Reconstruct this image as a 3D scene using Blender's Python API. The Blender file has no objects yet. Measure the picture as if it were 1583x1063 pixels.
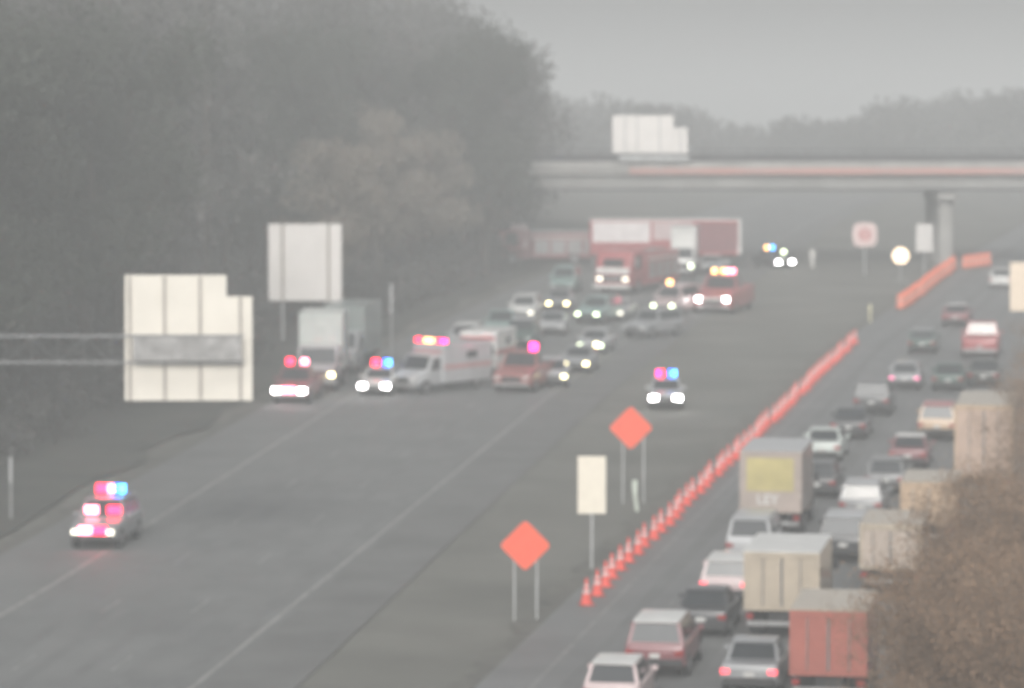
import bpy, math, random
from mathutils import Vector, Matrix, Quaternion
import numpy as np

random.seed(7)
R = math.radians
S = bpy.context.scene
C = S.collection

# ------------------------------------------------------------------ camera
PW, PH, F = 1583.0, 1063.0, 6000.0          # the photograph's frame and focal length in its pixels
HOR = 200.0                                  # true horizon row
GR = 0.025                                   # the road climbs 2.5 % away from the camera
CAMZ = 20.0
PITCH = math.atan((PH / 2 - HOR) / F)
cd = bpy.data.cameras.new('traffic_camera'); cam = bpy.data.objects.new('traffic_camera', cd); C.objects.link(cam)
cam.location = (0, 0, CAMZ); cam.rotation_euler = (math.pi / 2 - PITCH, 0, 0)
cd.sensor_width = 36; cd.lens = 36 * F / PW; cd.clip_start = 0.5; cd.clip_end = 9000
cd.dof.use_dof = True; cd.dof.focus_distance = 34; cd.dof.aperture_fstop = 1.95
S.camera = cam

# ------------------------------------------------------------------ world and sun
SUN = Vector((-0.10, -0.84, 0.50)).normalized()
w = bpy.data.worlds.new("World"); S.world = w; w.use_nodes = True
nt = w.node_tree; nt.nodes.clear()
sky = nt.nodes.new('ShaderNodeTexSky'); sky.sky_type = 'NISHITA'; sky.sun_disc = False
sky.sun_elevation = math.asin(SUN.z); sky.sun_rotation = math.atan2(SUN.x, SUN.y)
sky.air_density = 1.0; sky.dust_density = 6.0; sky.ozone_density = 1.0
hs = nt.nodes.new('ShaderNodeHueSaturation'); hs.inputs['Saturation'].default_value = 0.12
bg = nt.nodes.new('ShaderNodeBackground'); bg.inputs['Strength'].default_value = 0.13
wo = nt.nodes.new('ShaderNodeOutputWorld')
nt.links.new(sky.outputs[0], hs.inputs['Color']); nt.links.new(hs.outputs[0], bg.inputs['Color']); nt.links.new(bg.outputs[0], wo.inputs[0])
sl = bpy.data.lights.new('sun', 'SUN'); sl.energy = 1.3; sl.angle = R(14); sl.color = (1, .95, .88)
so = bpy.data.objects.new('sun', sl); C.objects.link(so)
so.rotation_euler = (-SUN).to_track_quat('-Z', 'Y').to_euler(); so.location = (0, -50, 80)

S.view_settings.view_transform = 'Standard'; S.view_settings.look = 'None'
S.view_settings.exposure = 0.06; S.view_settings.gamma = 1.0
S.render.engine = 'CYCLES'
cy = S.cycles
cy.max_bounces = 6; cy.diffuse_bounces = 2; cy.glossy_bounces = 2; cy.transmission_bounces = 2; cy.volume_bounces = 1
cy.use_denoising = True
cy.caustics_reflective = False; cy.caustics_refractive = False
HAZE_DENSITY = 0.0020

# ------------------------------------------------------------------ picture <-> place
def ray(px, py):
    v = Vector(((px - PW / 2) / F, (PH / 2 - py) / F, -1.0))
    v.rotate(cam.rotation_euler); return v
def G(px, py):                                # point of the road plane seen at a pixel of the photograph
    v = ray(px, py); t = -CAMZ / (v.z - GR * v.y)
    return Vector((0, 0, CAMZ)) + v * t
def at_depth(px, py, y):
    v = ray(px, py); return Vector((0, 0, CAMZ)) + v * (y / v.y)
def zr(y): return GR * y

# edge lines of the two carriageways as functions of distance
def interp(tab, y):
    if y <= tab[0][0]:
        a, b = tab[0], tab[1]
    elif y >= tab[-1][0]:
        a, b = tab[-2], tab[-1]
    else:
        for a, b in zip(tab, tab[1:]):
            if a[0] <= y <= b[0]: break
    return a[1] + (b[1] - a[1]) * (y - a[0]) / (b[0] - a[0])
_c = [(910, 934), (1100, 745), (1320, 532), (1400, 474), (1475, 417), (1530, 408)]
CONE = [(G(*p).y, G(*p).x) for p in _c[:5]]
CONE.append((CONE[-1][0] + 80, CONE[-1][1] + 17.5))
def xc(y): return interp(CONE, y)                        # line of cones = left edge of the near carriageway
L2 = [(118.5, -9.7), (214, 2.1), (300, 14.3), (420, 33)]
def x2(y): return interp(L2, y)                          # median-side edge line of the far carriageway
def x1(y): return x2(y) - 9.6 - max(0, min(1.3, (y - 140) / 60))   # outer edge line

# ------------------------------------------------------------------ materials
def mat(name, col, rough=.6, metal=0, noise=.12, scale=3.0, emit=None, es=0, bump=0, coat=0, col2=None, detail=5, spec=.5):
    m = bpy.data.materials.new(name); m.use_nodes = True
    n = m.node_tree.nodes; l = m.node_tree.links; b = n['Principled BSDF']
    b.inputs['Roughness'].default_value = rough; b.inputs['Metallic'].default_value = metal
    b.inputs['Specular IOR Level'].default_value = spec
    if coat: b.inputs['Coat Weight'].default_value = coat
    tc = n.new('ShaderNodeTexCoord'); nz = n.new('ShaderNodeTexNoise')
    nz.inputs['Scale'].default_value = scale; nz.inputs['Detail'].default_value = detail
    l.new(tc.outputs['Object'], nz.inputs['Vector'])
    cr = n.new('ShaderNodeValToRGB')
    cr.color_ramp.elements[0].position = .3; cr.color_ramp.elements[1].position = .7
    a = col2 if col2 else tuple(c * (1 - noise) for c in col[:3]); bb = tuple(min(1, c * (1 + noise)) for c in col[:3])
    cr.color_ramp.elements[0].color = (*a[:3], 1); cr.color_ramp.elements[1].color = (*bb, 1)
    l.new(nz.outputs['Fac'], cr.inputs['Fac']); l.new(cr.outputs['Color'], b.inputs['Base Color'])
    if bump:
        bp = n.new('ShaderNodeBump'); bp.inputs['Strength'].default_value = bump
        l.new(nz.outputs['Fac'], bp.inputs['Height']); l.new(bp.outputs[0], b.inputs['Normal'])
    if emit:
        b.inputs['Emission Color'].default_value = (*emit, 1); b.inputs['Emission Strength'].default_value = es
        m.cycles.emission_sampling = 'NONE'
    return m
_pc = {}
def paint(name, col, rough=.35):
    if name not in _pc: _pc[name] = mat(name + '_paint', col, rough, noise=.1, scale=1.6, coat=.3)
    return _pc[name]
WHITE = paint('white', (.72, .72, .70)); CREAM = paint('cream', (.75, .68, .56))
GREY = paint('grey', (.30, .31, .32)); SILVER = paint('silver', (.45, .46, .47)); DARK = paint('dark_grey', (.06, .062, .066))
DGREEN = paint('dark_green', (.05, .10, .085)); RED = paint('red', (.42, .10, .105)); MAROON = paint('maroon', (.24, .09, .10))
TAN = paint('tan', (.58, .43, .30)); BEIGE = paint('beige', (.50, .43, .34)); NAVY = paint('navy', (.04, .05, .12))
PINKW = paint('pale_pink', (.62, .50, .50)); BRICK = paint('brick_red', (.42, .13, .10)); TEAL = paint('teal', (.25, .36, .34))
PGREEN = paint('pale_green_white', (.58, .63, .60))
GLASS = mat('vehicle_glass', (.03, .035, .04), .12, noise=.05, spec=.6)
RUBBER = mat('tyre_rubber', (.025, .025, .026), .9)
RIM = mat('wheel_rim', (.35, .35, .36), .4, .7)
TRIM = mat('black_trim', (.04, .04, .042), .7)
CHROME = mat('bright_metal', (.5, .5, .5), .35, .8)
GALV = mat('galvanised_steel', (.42, .43, .43), .5, .5, noise=.15, scale=2)
ALU = mat('sign_back_sheet', (.80, .76, .68), .6, noise=.06, scale=.7)
ALU2 = mat('sign_back_sheet_far', (.84, .81, .78), .6, noise=.05, scale=.7)
STIFF = mat('sign_stiffener', (.42, .39, .35), .6)
CONC = mat('bridge_concrete', (.36, .355, .34), .85, noise=.22, scale=.35, bump=.1)
STREAKRED = mat('girder_red_paint', (.52, .24, .20), .7, col2=(.42, .30, .28), scale=.12)  # colour imitating the reddish streak of taillights along the bridge
GIRD = mat('girder_grey_steel', (.055, .055, .06), .7, noise=.2, scale=.3)
SIGNO = mat('orange_sign_face', (.95, .135, .07), .5, noise=.05, emit=None)
SIGNW = mat('cream_sign_face', (.86, .80, .68), .5, noise=.04)
CONEO = mat('cone_orange', (.92, .11, .08), .55, noise=.15)
CONEW = mat('cone_white_collar', (.8, .70, .69), .4, noise=.05)
PLATE = mat('licence_plate', (.6, .6, .58), .5)
YEL = mat('yellow_graphic', (.52, .45, .20), .5, noise=.15, scale=1.2)
TAIL = mat('tail_lamp_red', (.30, .02, .02), .3)
TAILON = mat('brake_lamp_lit', (.5, .03, .04), .3, emit=(1, .12, .16), es=2.2)
HEADOFF = mat('head_lamp_unlit', (.55, .55, .53), .2)
def lamp(name, c, s): return mat(name, tuple(min(.8, x) for x in c), .3, noise=.02, emit=c, es=s)
HEADON = lamp('head_lamp_lit_white', (1, .96, .95), 30)
HEADWARM = lamp('head_lamp_lit_warm', (1, .85, .45), 12)
HEADDIM = lamp('head_lamp_dim', (1, .93, .75), 3.0)
HEADGRN = lamp('head_lamp_greenish', (.85, 1, .65), 8.0)
LRED = lamp('beacon_red', (1, .012, .05), 13); LBLUE = lamp('beacon_blue', (.02, .12, 1), 13)
LCYAN = lamp('beacon_cyan', (.06, .42, 1), 9)
LMAG = lamp('beacon_magenta', (1, .015, .22), 13); LAMB = lamp('beacon_amber', (1, .50, .18), 9)
LPINK = lamp('beacon_pink_white', (1, .22, .32), 11); FLARE = lamp('flare_glow', (1, .9, .5), 9)
FLAREG = lamp('flare_glow_green', (.8, 1, .55), 7); FLAREO = lamp('flare_glow_orange', (1, .42, .2), 9)

# ------------------------------------------------------------------ mesh helpers
class MB:
    def __init__(s): s.v = []; s.f = []
    def add(s, v, f):
        o = len(s.v); s.v += [tuple(p) for p in v]; s.f += [tuple(i + o for i in q) for q in f]; return s
    def box(s, x0, x1, y0, y1, z0, z1):
        return s.add([(x0,y0,z0),(x1,y0,z0),(x1,y1,z0),(x0,y1,z0),(x0,y0,z1),(x1,y0,z1),(x1,y1,z1),(x0,y1,z1)],
                     [(0,3,2,1),(4,5,6,7),(0,1,5,4),(1,2,6,5),(2,3,7,6),(3,0,4,7)])
    def rbox(s, x0, x1, y0, y1, z0, z1, b=.05):      # chamfered box: loft of octagon-ish sections along y
        hw = (x1 - x0) / 2; cx = (x0 + x1) / 2
        s.loft([(y0, hw - b, z0 + b, z1 - b, b), (y0 + b, hw, z0, z1, b), (y1 - b, hw, z0, z1, b), (y1, hw - b, z0 + b, z1 - b, b)], cx); return s
    def loft(s, st, cx=0, n=3):                     # stations (y, half width, z bottom, z top, corner radius)
        rings = []
        for y, hw, zb, zt, r in st:
            r = max(.005, min(r, hw * .95, (zt - zb) * .48)); ring = []
            for (sx, sz, a0) in ((1, 1, 0), (-1, 1, 90), (-1, -1, 180), (1, -1, 270)):
                ox = cx + sx * (hw - r); oz = (zt - r) if sz > 0 else (zb + r)
                for k in range(n + 1):
                    a = R(a0 + 90 * k / n); ring.append((ox + r * math.cos(a), y, oz + r * math.sin(a)))
            rings.append(ring)
        m = len(rings[0]); v = [p for r_ in rings for p in r_]; f = []
        for i in range(len(rings) - 1):
            for k in range(m):
                k2 = (k + 1) % m; f.append((i*m+k, i*m+k2, (i+1)*m+k2, (i+1)*m+k))
        f.append(tuple(range(m - 1, -1, -1))); f.append(tuple((len(rings)-1)*m + k for k in range(m)))
        return s.add(v, f)
    def cyl(s, p, q, r, r2=None, n=12, caps=True):
        p = Vector(p); q = Vector(q); d = (q - p); r2 = r if r2 is None else r2
        d.normalize(); a = d.orthogonal().normalized(); b = d.cross(a)
        v = []
        for c, rr in ((p, r), (q, r2)):
            for k in range(n):
                t = 2 * math.pi * k / n; v.append(c + a * rr * math.cos(t) + b * rr * math.sin(t))
        f = [(k, (k+1) % n, n + (k+1) % n, n + k) for k in range(n)]
        if caps: f += [tuple(range(n - 1, -1, -1)), tuple(range(n, 2*n))]
        return s.add(v, f)
    def prism(s, pts, y0, y1):                      # outline in x,z pushed along y
        n = len(pts); v = [(x, y0, z) for x, z in pts] + [(x, y1, z) for x, z in pts]
        return s.add(v, [tuple(range(n)), tuple(range(2*n-1, n-1, -1))] + [(k, n+k, n+(k+1) % n, (k+1) % n) for k in range(n)])
    def slab(s, q, t=.02):                          # a thin panel on quad q
        q = [Vector(p) for p in q]; nn = (q[1]-q[0]).cross(q[3]-q[0]).normalized() * t
        v = [p + nn for p in q] + [p - nn * .2 for p in q]
        return s.add(v, [(0,1,2,3),(7,6,5,4),(0,4,5,1),(1,5,6,2),(2,6,7,3),(3,7,4,0)])
    def build(s, name, m, parent=None, smooth=False):
        me = bpy.data.meshes.new(name); me.from_pydata(s.v, [], s.f); me.materials.append(m); me.update()
        if smooth:
            me.polygons.foreach_set('use_smooth', [True] * len(me.polygons))
            try: me.set_sharp_from_angle(angle=R(38))
            except Exception: pass
        o = bpy.data.objects.new(name, me); C.objects.link(o)
        if parent: o.parent = parent
        return o
def tag(o, label=None, cat=None, group=None, kind=None):
    if label: o['label'] = label
    if cat: o['category'] = cat
    if group: o['group'] = group
    if kind: o['kind'] = kind
    return o
UPQ = Vector((0, 0, 1)).rotation_difference(Vector((0, -GR, 1)).normalized())
def empty(name, loc, rz=0, slope=True):
    o = bpy.data.objects.new(name, None); C.objects.link(o); o.empty_display_size = .5
    o.location = loc; q = Quaternion((0, 0, 1), rz)
    if slope: q = UPQ @ q
    o.rotation_mode = 'QUATERNION'; o.rotation_quaternion = q
    return o
def copy_tree(o, parent=None):
    c = o.copy(); C.objects.link(c)
    if parent: c.parent = parent
    for ch in o.children: copy_tree(ch, c)
    return c

# ------------------------------------------------------------------ ground, roads
def smooth(a, b, t):
    t = max(0, min(1, (t - a) / (b - a))); return t * t * (3 - 2 * t)
def zg(x, y):
    yy = y if y < 400 else 400 + 60 * (1 - math.exp(-(y - 400) / 60))
    z = GR * max(-200, yy)
    if y > 700: z -= (y - 700) * .004
    d = (x1(min(y, 420)) - 7.5) - x
    if d > 0: z += 3.2 * smooth(0, 45, d)
    d = x - (xc(min(y, 420)) + 17)
    if d > 0: z += 1.2 * smooth(0, 30, d)
    xm = xc(min(y, 420)); a = x2(min(y, 420)) + 3.6
    if a < x < xm - .8:
        z -= .10 * math.sin(math.pi * (x - a) / max(.1, xm - .8 - a))
    return z
xs = [-3000, -1800, -1000, -600, -350, -220, -160] + [-130 + 2 * i for i in range(131)] + [160, 220, 350, 600, 1000, 1800, 3000]
ys = [-400, -200, -60, 20] + [60 + 5 * i for i in range(90)] + [520, 560, 620, 700, 800, 1000, 1300, 1800, 2500, 3400]
g = MB(); g.v = [(x, y, zg(x, y)) for y in ys for x in xs]; nx = len(xs)
g.f = [(j*nx+i, j*nx+i+1, (j+1)*nx+i+1, (j+1)*nx+i) for j in range(len(ys)-1) for i in range(nx-1)]
GRASS = mat('verge_grass', (.166, .165, .148), .95, col2=(.115, .116, .102), scale=.16, bump=.3, detail=10)
tag(g.build('ground', GRASS, smooth=True), kind='structure')
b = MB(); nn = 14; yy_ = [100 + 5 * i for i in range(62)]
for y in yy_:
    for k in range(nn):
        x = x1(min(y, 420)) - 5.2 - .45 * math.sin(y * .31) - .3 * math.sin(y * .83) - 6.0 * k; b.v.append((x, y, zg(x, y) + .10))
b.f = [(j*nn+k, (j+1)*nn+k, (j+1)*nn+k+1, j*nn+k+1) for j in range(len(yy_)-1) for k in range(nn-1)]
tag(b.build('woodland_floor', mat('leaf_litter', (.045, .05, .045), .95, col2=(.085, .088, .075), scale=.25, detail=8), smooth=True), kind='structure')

def strip(name, fa, fb, y0, y1, lift, m, step=6):
    b = MB(); n = int((y1 - y0) / step); 
    for i in range(n + 1):
        y = y0 + (y1 - y0) * i / n; yy = y if y < 400 else 400 + 60 * (1 - math.exp(-(y - 400) / 60))
        z = GR * yy + lift
        b.v += [(fa(y), y, z), (fb(y), y, z)]
        if i: k = 2 * i; b.f.append((k-2, k-1, k+1, k))
    return tag(b.build(name, m), kind='structure')
ASPH = mat('worn_asphalt', (.178, .183, .182), .8, col2=(.140, .145, .145), scale=.22, detail=12, bump=.05)
ASPH2 = mat('damp_asphalt', (.172, .176, .177), .6, col2=(.135, .139, .141), scale=.3, detail=12, bump=.05)
SHLD = mat('shoulder_asphalt', (.150, .152, .150), .75, col2=(.120, .122, .120), scale=.4, detail=10)
LINE = mat('worn_line_paint', (.27, .27, .26), .6, noise=.35, scale=1.4)
LINEF = mat('faded_line_paint', (.225, .23, .225), .6, noise=.3, scale=1.2)
strip('southbound_road', lambda y: x1(y) - 3.8, lambda y: x2(y) + 3.2, 20, 520, .03, ASPH)
strip('northbound_road', lambda y: xc(y) - .9, lambda y: xc(y) + 14.6, 20, 520, .03, ASPH2)
strip('southbound_shoulder', lambda y: x2(y) + .35, lambda y: x2(y) + 3.2, 20, 520, .036, SHLD)
wob = lambda y, a: .16 * math.sin(y * .9 + a) + .10 * math.sin(y * 2.3 + a * 2)
strip('road_edge_gravel', lambda y: x1(y) - 4.6 + 1.5 * wob(y, 4), lambda y: x1(y) - 3.6 + wob(y, 3), 20, 520, .025, mat('edge_gravel_dark', (.13, .13, .118), .95, col2=(.09, .09, .08), scale=1.2), 1)
strip('road_edge_gravel', lambda y: xc(y) - 1.7 + 1.5 * wob(y, 6), lambda y: xc(y) - .8 + wob(y, 5), 20, 520, .025, mat('edge_gravel_median', (.14, .138, .12), .95, col2=(.10, .10, .09), scale=1.2), 1)
WEAR = mat('tyre_worn_asphalt', (.160, .164, .164), .75, col2=(.138, .142, .142), scale=.5, detail=10)
for fr in (.08, .25, .42, .58, .75, .92):
    strip('tyre_track', lambda y: x1(y) + (x2(y) - x1(y)) * fr - .28 + .5 * wob(y * .1, fr * 9), lambda y: x1(y) + (x2(y) - x1(y)) * fr + .28 + .5 * wob(y * .13, fr * 5), 20, 520, .034, WEAR, 3)
for of in (.45 + 1.5, .45 + 3.7, .45 + 5.0, .45 + 7.1, .45 + 8.5, .45 + 10.3, .45 + 11.7):
    strip('tyre_track', lambda y: xc(y) + of - .28 + .5 * wob(y * .1, of), lambda y: xc(y) + of + .28 + .5 * wob(y * .13, of), 20, 520, .033, WEAR, 3)
strip('edge_line', lambda y: x2(y) - .06, lambda y: x2(y) + .10, 20, 520, .042, LINE)
strip('edge_line', lambda y: x1(y) - .10, lambda y: x1(y) + .12, 20, 520, .042, LINE)
strip('edge_line', lambda y: xc(y) + .75, lambda y: xc(y) + .9, 20, 520, .036, LINEF)
strip('edge_line', lambda y: xc(y) + 13.0, lambda y: xc(y) + 13.15, 20, 520, .036, LINEF)
b = MB()
for k in range(30):
    y = 60 + 12.2 * k
    for fr in (.345, .67):
        f = lambda t: x1(t) + (x2(t) - x1(t)) * fr
        b.add([(f(y)-.06, y, zr(y)+.042), (f(y)+.06, y, zr(y)+.042), (f(y+3)+.06, y+3, zr(y+3)+.042), (f(y+3)-.06, y+3, zr(y+3)+.042)], [(0,1,2,3)])
    for o in (2.9, 6.4, 9.7):
        b.add([(xc(y)+o-.06, y, zr(y)+.036), (xc(y)+o+.06, y, zr(y)+.036), (xc(y+3)+o+.06, y+3, zr(y+3)+.036), (xc(y+3)+o-.06, y+3, zr(y+3)+.036)], [(0,1,2,3)])
tag(b.build('lane_markings', LINEF), kind='structure')

# ------------------------------------------------------------------ overpass
BY = 331.0                                     # distance of the near face
def bz(py): return at_depth(800, py, BY).z
top, bot = bz(238), bz(291)
br = empty('highway_overpass', (0, BY, 0), 0, slope=False)
tag(br, 'long pale concrete overpass with a reddish painted light streak crossing above both carriageways', 'bridge')
X0, X1 = -75, 95
d = MB().rbox(X0, X1, 0, 13, bz(270), bz(262), .05); d.build('deck_slab', CONC, br)
for y in (0, 12.7):
    MB().box(X0, X1, y - .16, y + .16, bz(262) + .004, top - .12).build('parapet', CONC, br)
b = MB().box(X0, X1, -.2, .22, top - .118, top).box(X0, X1, -.19, -.165, top - .62, top - .119)
for k in range(68): b.box(X0 + 2.5 * k, X0 + 2.5 * k + .06, -.06, 0, top, top + .35)
b.cyl((X0, -.03, top + .36), (X1, -.03, top + .36), .04, n=6); b.build('coping_rail', GIRD, br)
MB().box(10, X1, -.24, -.163, bz(269), bz(259)).build('painted_light_streak', STREAKRED, br)  # painted band standing in for the streak of taillights
b = MB()
for k in range(5):
    y = .5 + 2.9 * k
    b.box(X0, X1, y - .03, y + .03, bot, bz(270) - .003)
b.build('girder', mat('pale_girder', (.30, .30, .29), .75, noise=.2, scale=.3), br)
b = MB()
for k in range(5): y = .5 + 2.9 * k; b.box(X0, X1, y - .25, y + .25, bot - .20, bot - .003)
b.build('girder_flange', GIRD, br)
PX = at_depth(1465, 350, BY).x
for xx in (PX, PX - 62):
    b = MB()
    for yy in (2, 6.5, 11): b.cyl((xx, yy, zr(BY) - .5), (xx, yy, bot - 1.0), .72, n=20)
    p = b.build('pier', CONC, br, True)
    MB().rbox(xx - .8, xx + .8, .6, 12.4, bot - 1.0, bot - .205, .08).build('pier_cap', CONC, br)
for xx in (-26, PX + 36):
    MB().box(xx - 1, xx + 1, .4, 12.6, zg(xx, BY) - .5, bot - .208).build('abutment', CONC, br)
# sign on the bridge, seen from behind
SY = BY - .45
def rect(px0, py0, px1, py1, y):
    a = at_depth(px0, py1, y); c = at_depth(px1, py0, y); return a.x, c.x, a.z, c.z
e = empty('bridge_sign', (at_depth(1005, 248, SY).x, SY, bz(248)), slope=False)
tag(e, 'stepped white sign panel seen from behind on the overpass parapet', 'road sign')
ox, oy, oz = e.location
a = rect(947, 178, 1041, 236, SY); c = rect(1041, 197, 1063, 236, SY)
MB().box(a[0]-ox, a[1]-ox, -.03, .03, a[2]-oz, a[3]-oz).build('panel', ALU2, e)
MB().box(c[0]-ox+.003, c[1]-ox, -.03, .03, c[2]-oz, c[3]-oz).build('side_panel', ALU2, e)
b = MB()
for px in (966, 985, 1020, 1052):
    x = at_depth(px, 200, SY).x - ox; b.box(x - .05, x + .05, -.075, -.033, bz(262) - oz, (a[3] if px < 1041 else c[3]) - oz - .1)
b.build('bracket', GALV, e)
c = rect(957, 240, 1065, 248, SY)
MB().box(c[0]-ox, c[1]-ox, -.2, -.08, c[2]-oz, c[3]-oz).build('reflection_slab', GALV, e)  # slab added to stand in for the faint reflection below the sign

# ------------------------------------------------------------------ gantry sign (left) and second sign
def stepped_sign():
    y = 150.0
    e = empty('gantry_sign', at_depth(291, 618, y), slope=False)
    tag(e, 'large square cream sign back with a stepped top right corner on a truss arm', 'road sign')
    ox, oy, oz = e.location
    L = lambda px, py: (at_depth(px, py, y).x - ox, at_depth(px, py, y).z - oz)
    MB().prism([L(193, 619), L(390, 619), L(390, 458), L(350, 458), L(350, 425), L(193, 425)], .0, .06).build('panel', ALU, e)
    for px in (201, 255, 310, 372):
        x, z0 = L(px, 617); z1 = L(px, 459 if px > 350 else 427)[1]
        MB().box(x - .06, x + .06, -.09, -.002, z0, z1).build('stiffener', STIFF, e)
    return e
stepped_sign()
def truss():
    y = 149.2
    e = empty('overhead_truss', (-25.5, y, zg(-25.5, y)), slope=False)
    tag(e, 'grey lattice truss arm reaching in from the left behind the big square sign', 'gantry')
    zt = at_depth(0, 519, y).z; zb = at_depth(0, 560, y).z; oz = e.location.z; xe = at_depth(376, 500, y).x + 25.5
    b = MB()
    for yy in (-.5, .42):
        for z in (zt, zb): b.cyl((0, yy, z - oz), (xe, yy, z - oz), .026, n=8)
    b.build('chord', mat('dull_truss_steel', (.24, .245, .25), .7), e)
    b = MB(); n = 15
    for k in range(n):
        xa, xb = xe * k / n, xe * (k + 1) / n
        if k % 2: za, zc = zt - oz, zb - oz
        else: za, zc = zb - oz, zt - oz
        b.cyl((xa, -.5, za), (xb, -.5, zc), (.007), n=6); b.cyl((xb, -.5, zt-oz), (xb, -.5, zb-oz), .007, n=6)
        b.cyl((xb, -.5, zb-oz), (xb, .42, zb-oz), .007, n=6); b.cyl((xa, -.5, zt-oz), (xb, .42, zt-oz), .006, n=6)
    b.build('lattice', GALV, e)
    # grey diamond mesh walkway that shows across the sign
    x0 = at_depth(204, 500, y).x + 25.5
    MB().box(x0, xe - .1, .30, .34, zb - oz + .06, zt - oz - .06).build('mesh_panel', mat('mesh_panel_grey', (.36, .355, .35), .7, noise=.35, scale=2.2), e)
    MB().cyl((0, 0, 0), (0, 0, zt - oz + .8), .32, .26, n=20).build('post', GALV, e, True)
    MB().cyl((0, 0, -.3), (0, 0, .25), .6, n=20).build('footing', CONC, e)
truss()
def second_sign():
    y = 250.0; base = zg(-13, y)
    e = empty('roadside_sign', (at_depth(471, 400, y).x, y, base), slope=False)
    tag(e, 'tall pale sign back with two vertical stiffeners standing left of the far road', 'road sign')
    x0, x1_, z0, z1 = rect(415, 346, 528, 465, y); ox, oz = e.location.x, base
    MB().rbox(x0-ox, x1_-ox, 0, .06, z0-oz, z1-oz, .02).build('panel', ALU2, e)
    for px in (437, 508):
        x = at_depth(px, 400, y).x - ox
        MB().box(x - .09, x + .09, -.16, -.003, z0-oz, z1-oz-.02).build('stiffener', STIFF, e)
        MB().box(x - .08, x + .08, -.15, -.02, -.4, z0-oz-.002).build('post', GALV, e)
second_sign()

# ------------------------------------------------------------------ median signs
def text_mesh(name, s, size, m, parent, loc, rot=(R(90), 0, 0), ext=.004):
    cu = bpy.data.curves.new(name, 'FONT'); cu.body = s; cu.size = size; cu.align_x = 'CENTER'; cu.align_y = 'CENTER'; cu.extrude = ext; cu.offset = size*.02
    t = bpy.data.objects.new(name, cu); C.objects.link(t)
    dg = bpy.context.evaluated_depsgraph_get(); me = bpy.data.meshes.new_from_object(t.evaluated_get(dg))
    bpy.data.objects.remove(t); o = bpy.data.objects.new(name, me); C.objects.link(o); me.materials.clear(); me.materials.append(m)
    o.parent = parent; o.location = loc; o.rotation_euler = rot; return o
def diamond(px, py, hx, hy, gy, label, posts, bottom):
    p = G(px, gy); e = empty('warning_sign', (p.x, p.y, zg(p.x, p.y)), slope=False)
    tag(e, label, 'road sign')
    c = at_depth(px, py, p.y); s = F / p.y * 1.0; ox, oz = p.x, e.location.z
    h = (hx + hy) / 2 / s; zc = c.z - oz; r = .09
    pts = []
    for a in (0, 90, 180, 270):
        for t in (-14, 14):
            rr = h * .97; pts.append((rr * math.cos(R(a + t*.35)), zc + rr * math.sin(R(a + t*.35))))
    MB().prism(pts, -.02, .02).build('face', SIGNO, e)
    for q in posts:
        x = (q - px) / s
        MB().box(x - .035, x + .035, .025, .085, -.4, zc - .1).build('post', GALV, e)
diamond(812, 843, 36, 41, 958, 'orange diamond warning sign on two thin posts, the nearer one lower in the picture', (795, 830), 0)
diamond(975, 661, 31, 35, 775, 'orange diamond warning sign farther up the median, just in front of the patrol car', (963, 995), 0)
def rsign(px0, py0, px1, py1, y, label, m, posts=1, name='roadside_sign', base=None, round_=0):
    x0, x1_, z0, z1 = rect(px0, py0, px1, py1, y); cx = (x0 + x1_) / 2; bz_ = zg(cx, y)
    e = empty(name, (cx, y, bz_), slope=False); tag(e, label, 'road sign'); hw = (x1_ - x0) / 2
    MB().rbox(-hw, hw, -.02, .02, z0 - bz_, z1 - bz_, .015).build('panel', m, e)
    for k in range(posts):
        x = 0 if posts == 1 else (-.6 + 1.2 * k) * hw
        MB().box(x - .045, x + .045, .025, .105, -.4, z1 - bz_ - .1).build('post', GALV, e)
    return e
rsign(893, 705, 937, 794, G(914, 880).y, 'upright blank cream rectangular sign on one post between the two orange diamonds', SIGNW)
# right edge sign on an arm
y = 200.0; x0, _, z0, z1 = rect(1561, 405, 1583, 481, y)
e = empty('overhanging_sign', (x0 + 6.2, y, zg(x0 + 6.2, y)), slope=False); tag(e, 'large cream sign cut off by the right edge of the picture above the traffic', 'road sign')
oz = e.location.z
MB().rbox(-6.2, -3.0, -.03, .03, z0 - oz, z1 - oz, .02).build('panel', mat('warm_cream_sheet', (.85, .72, .58), .6, noise=.05), e)
MB().cyl((0, .2, -.4), (0, .2, z1 - oz), .16, n=14).build('post', GALV, e, True)
b = MB(); b.cyl((0, .2, z1-oz-.4), (-6.0, .2, z1-oz-.4), .07, n=8); b.cyl((0, .2, z0-oz+.4), (-6.0, .2, z0-oz+.4), .07, n=8); b.build('arm', GALV, e)

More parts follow.
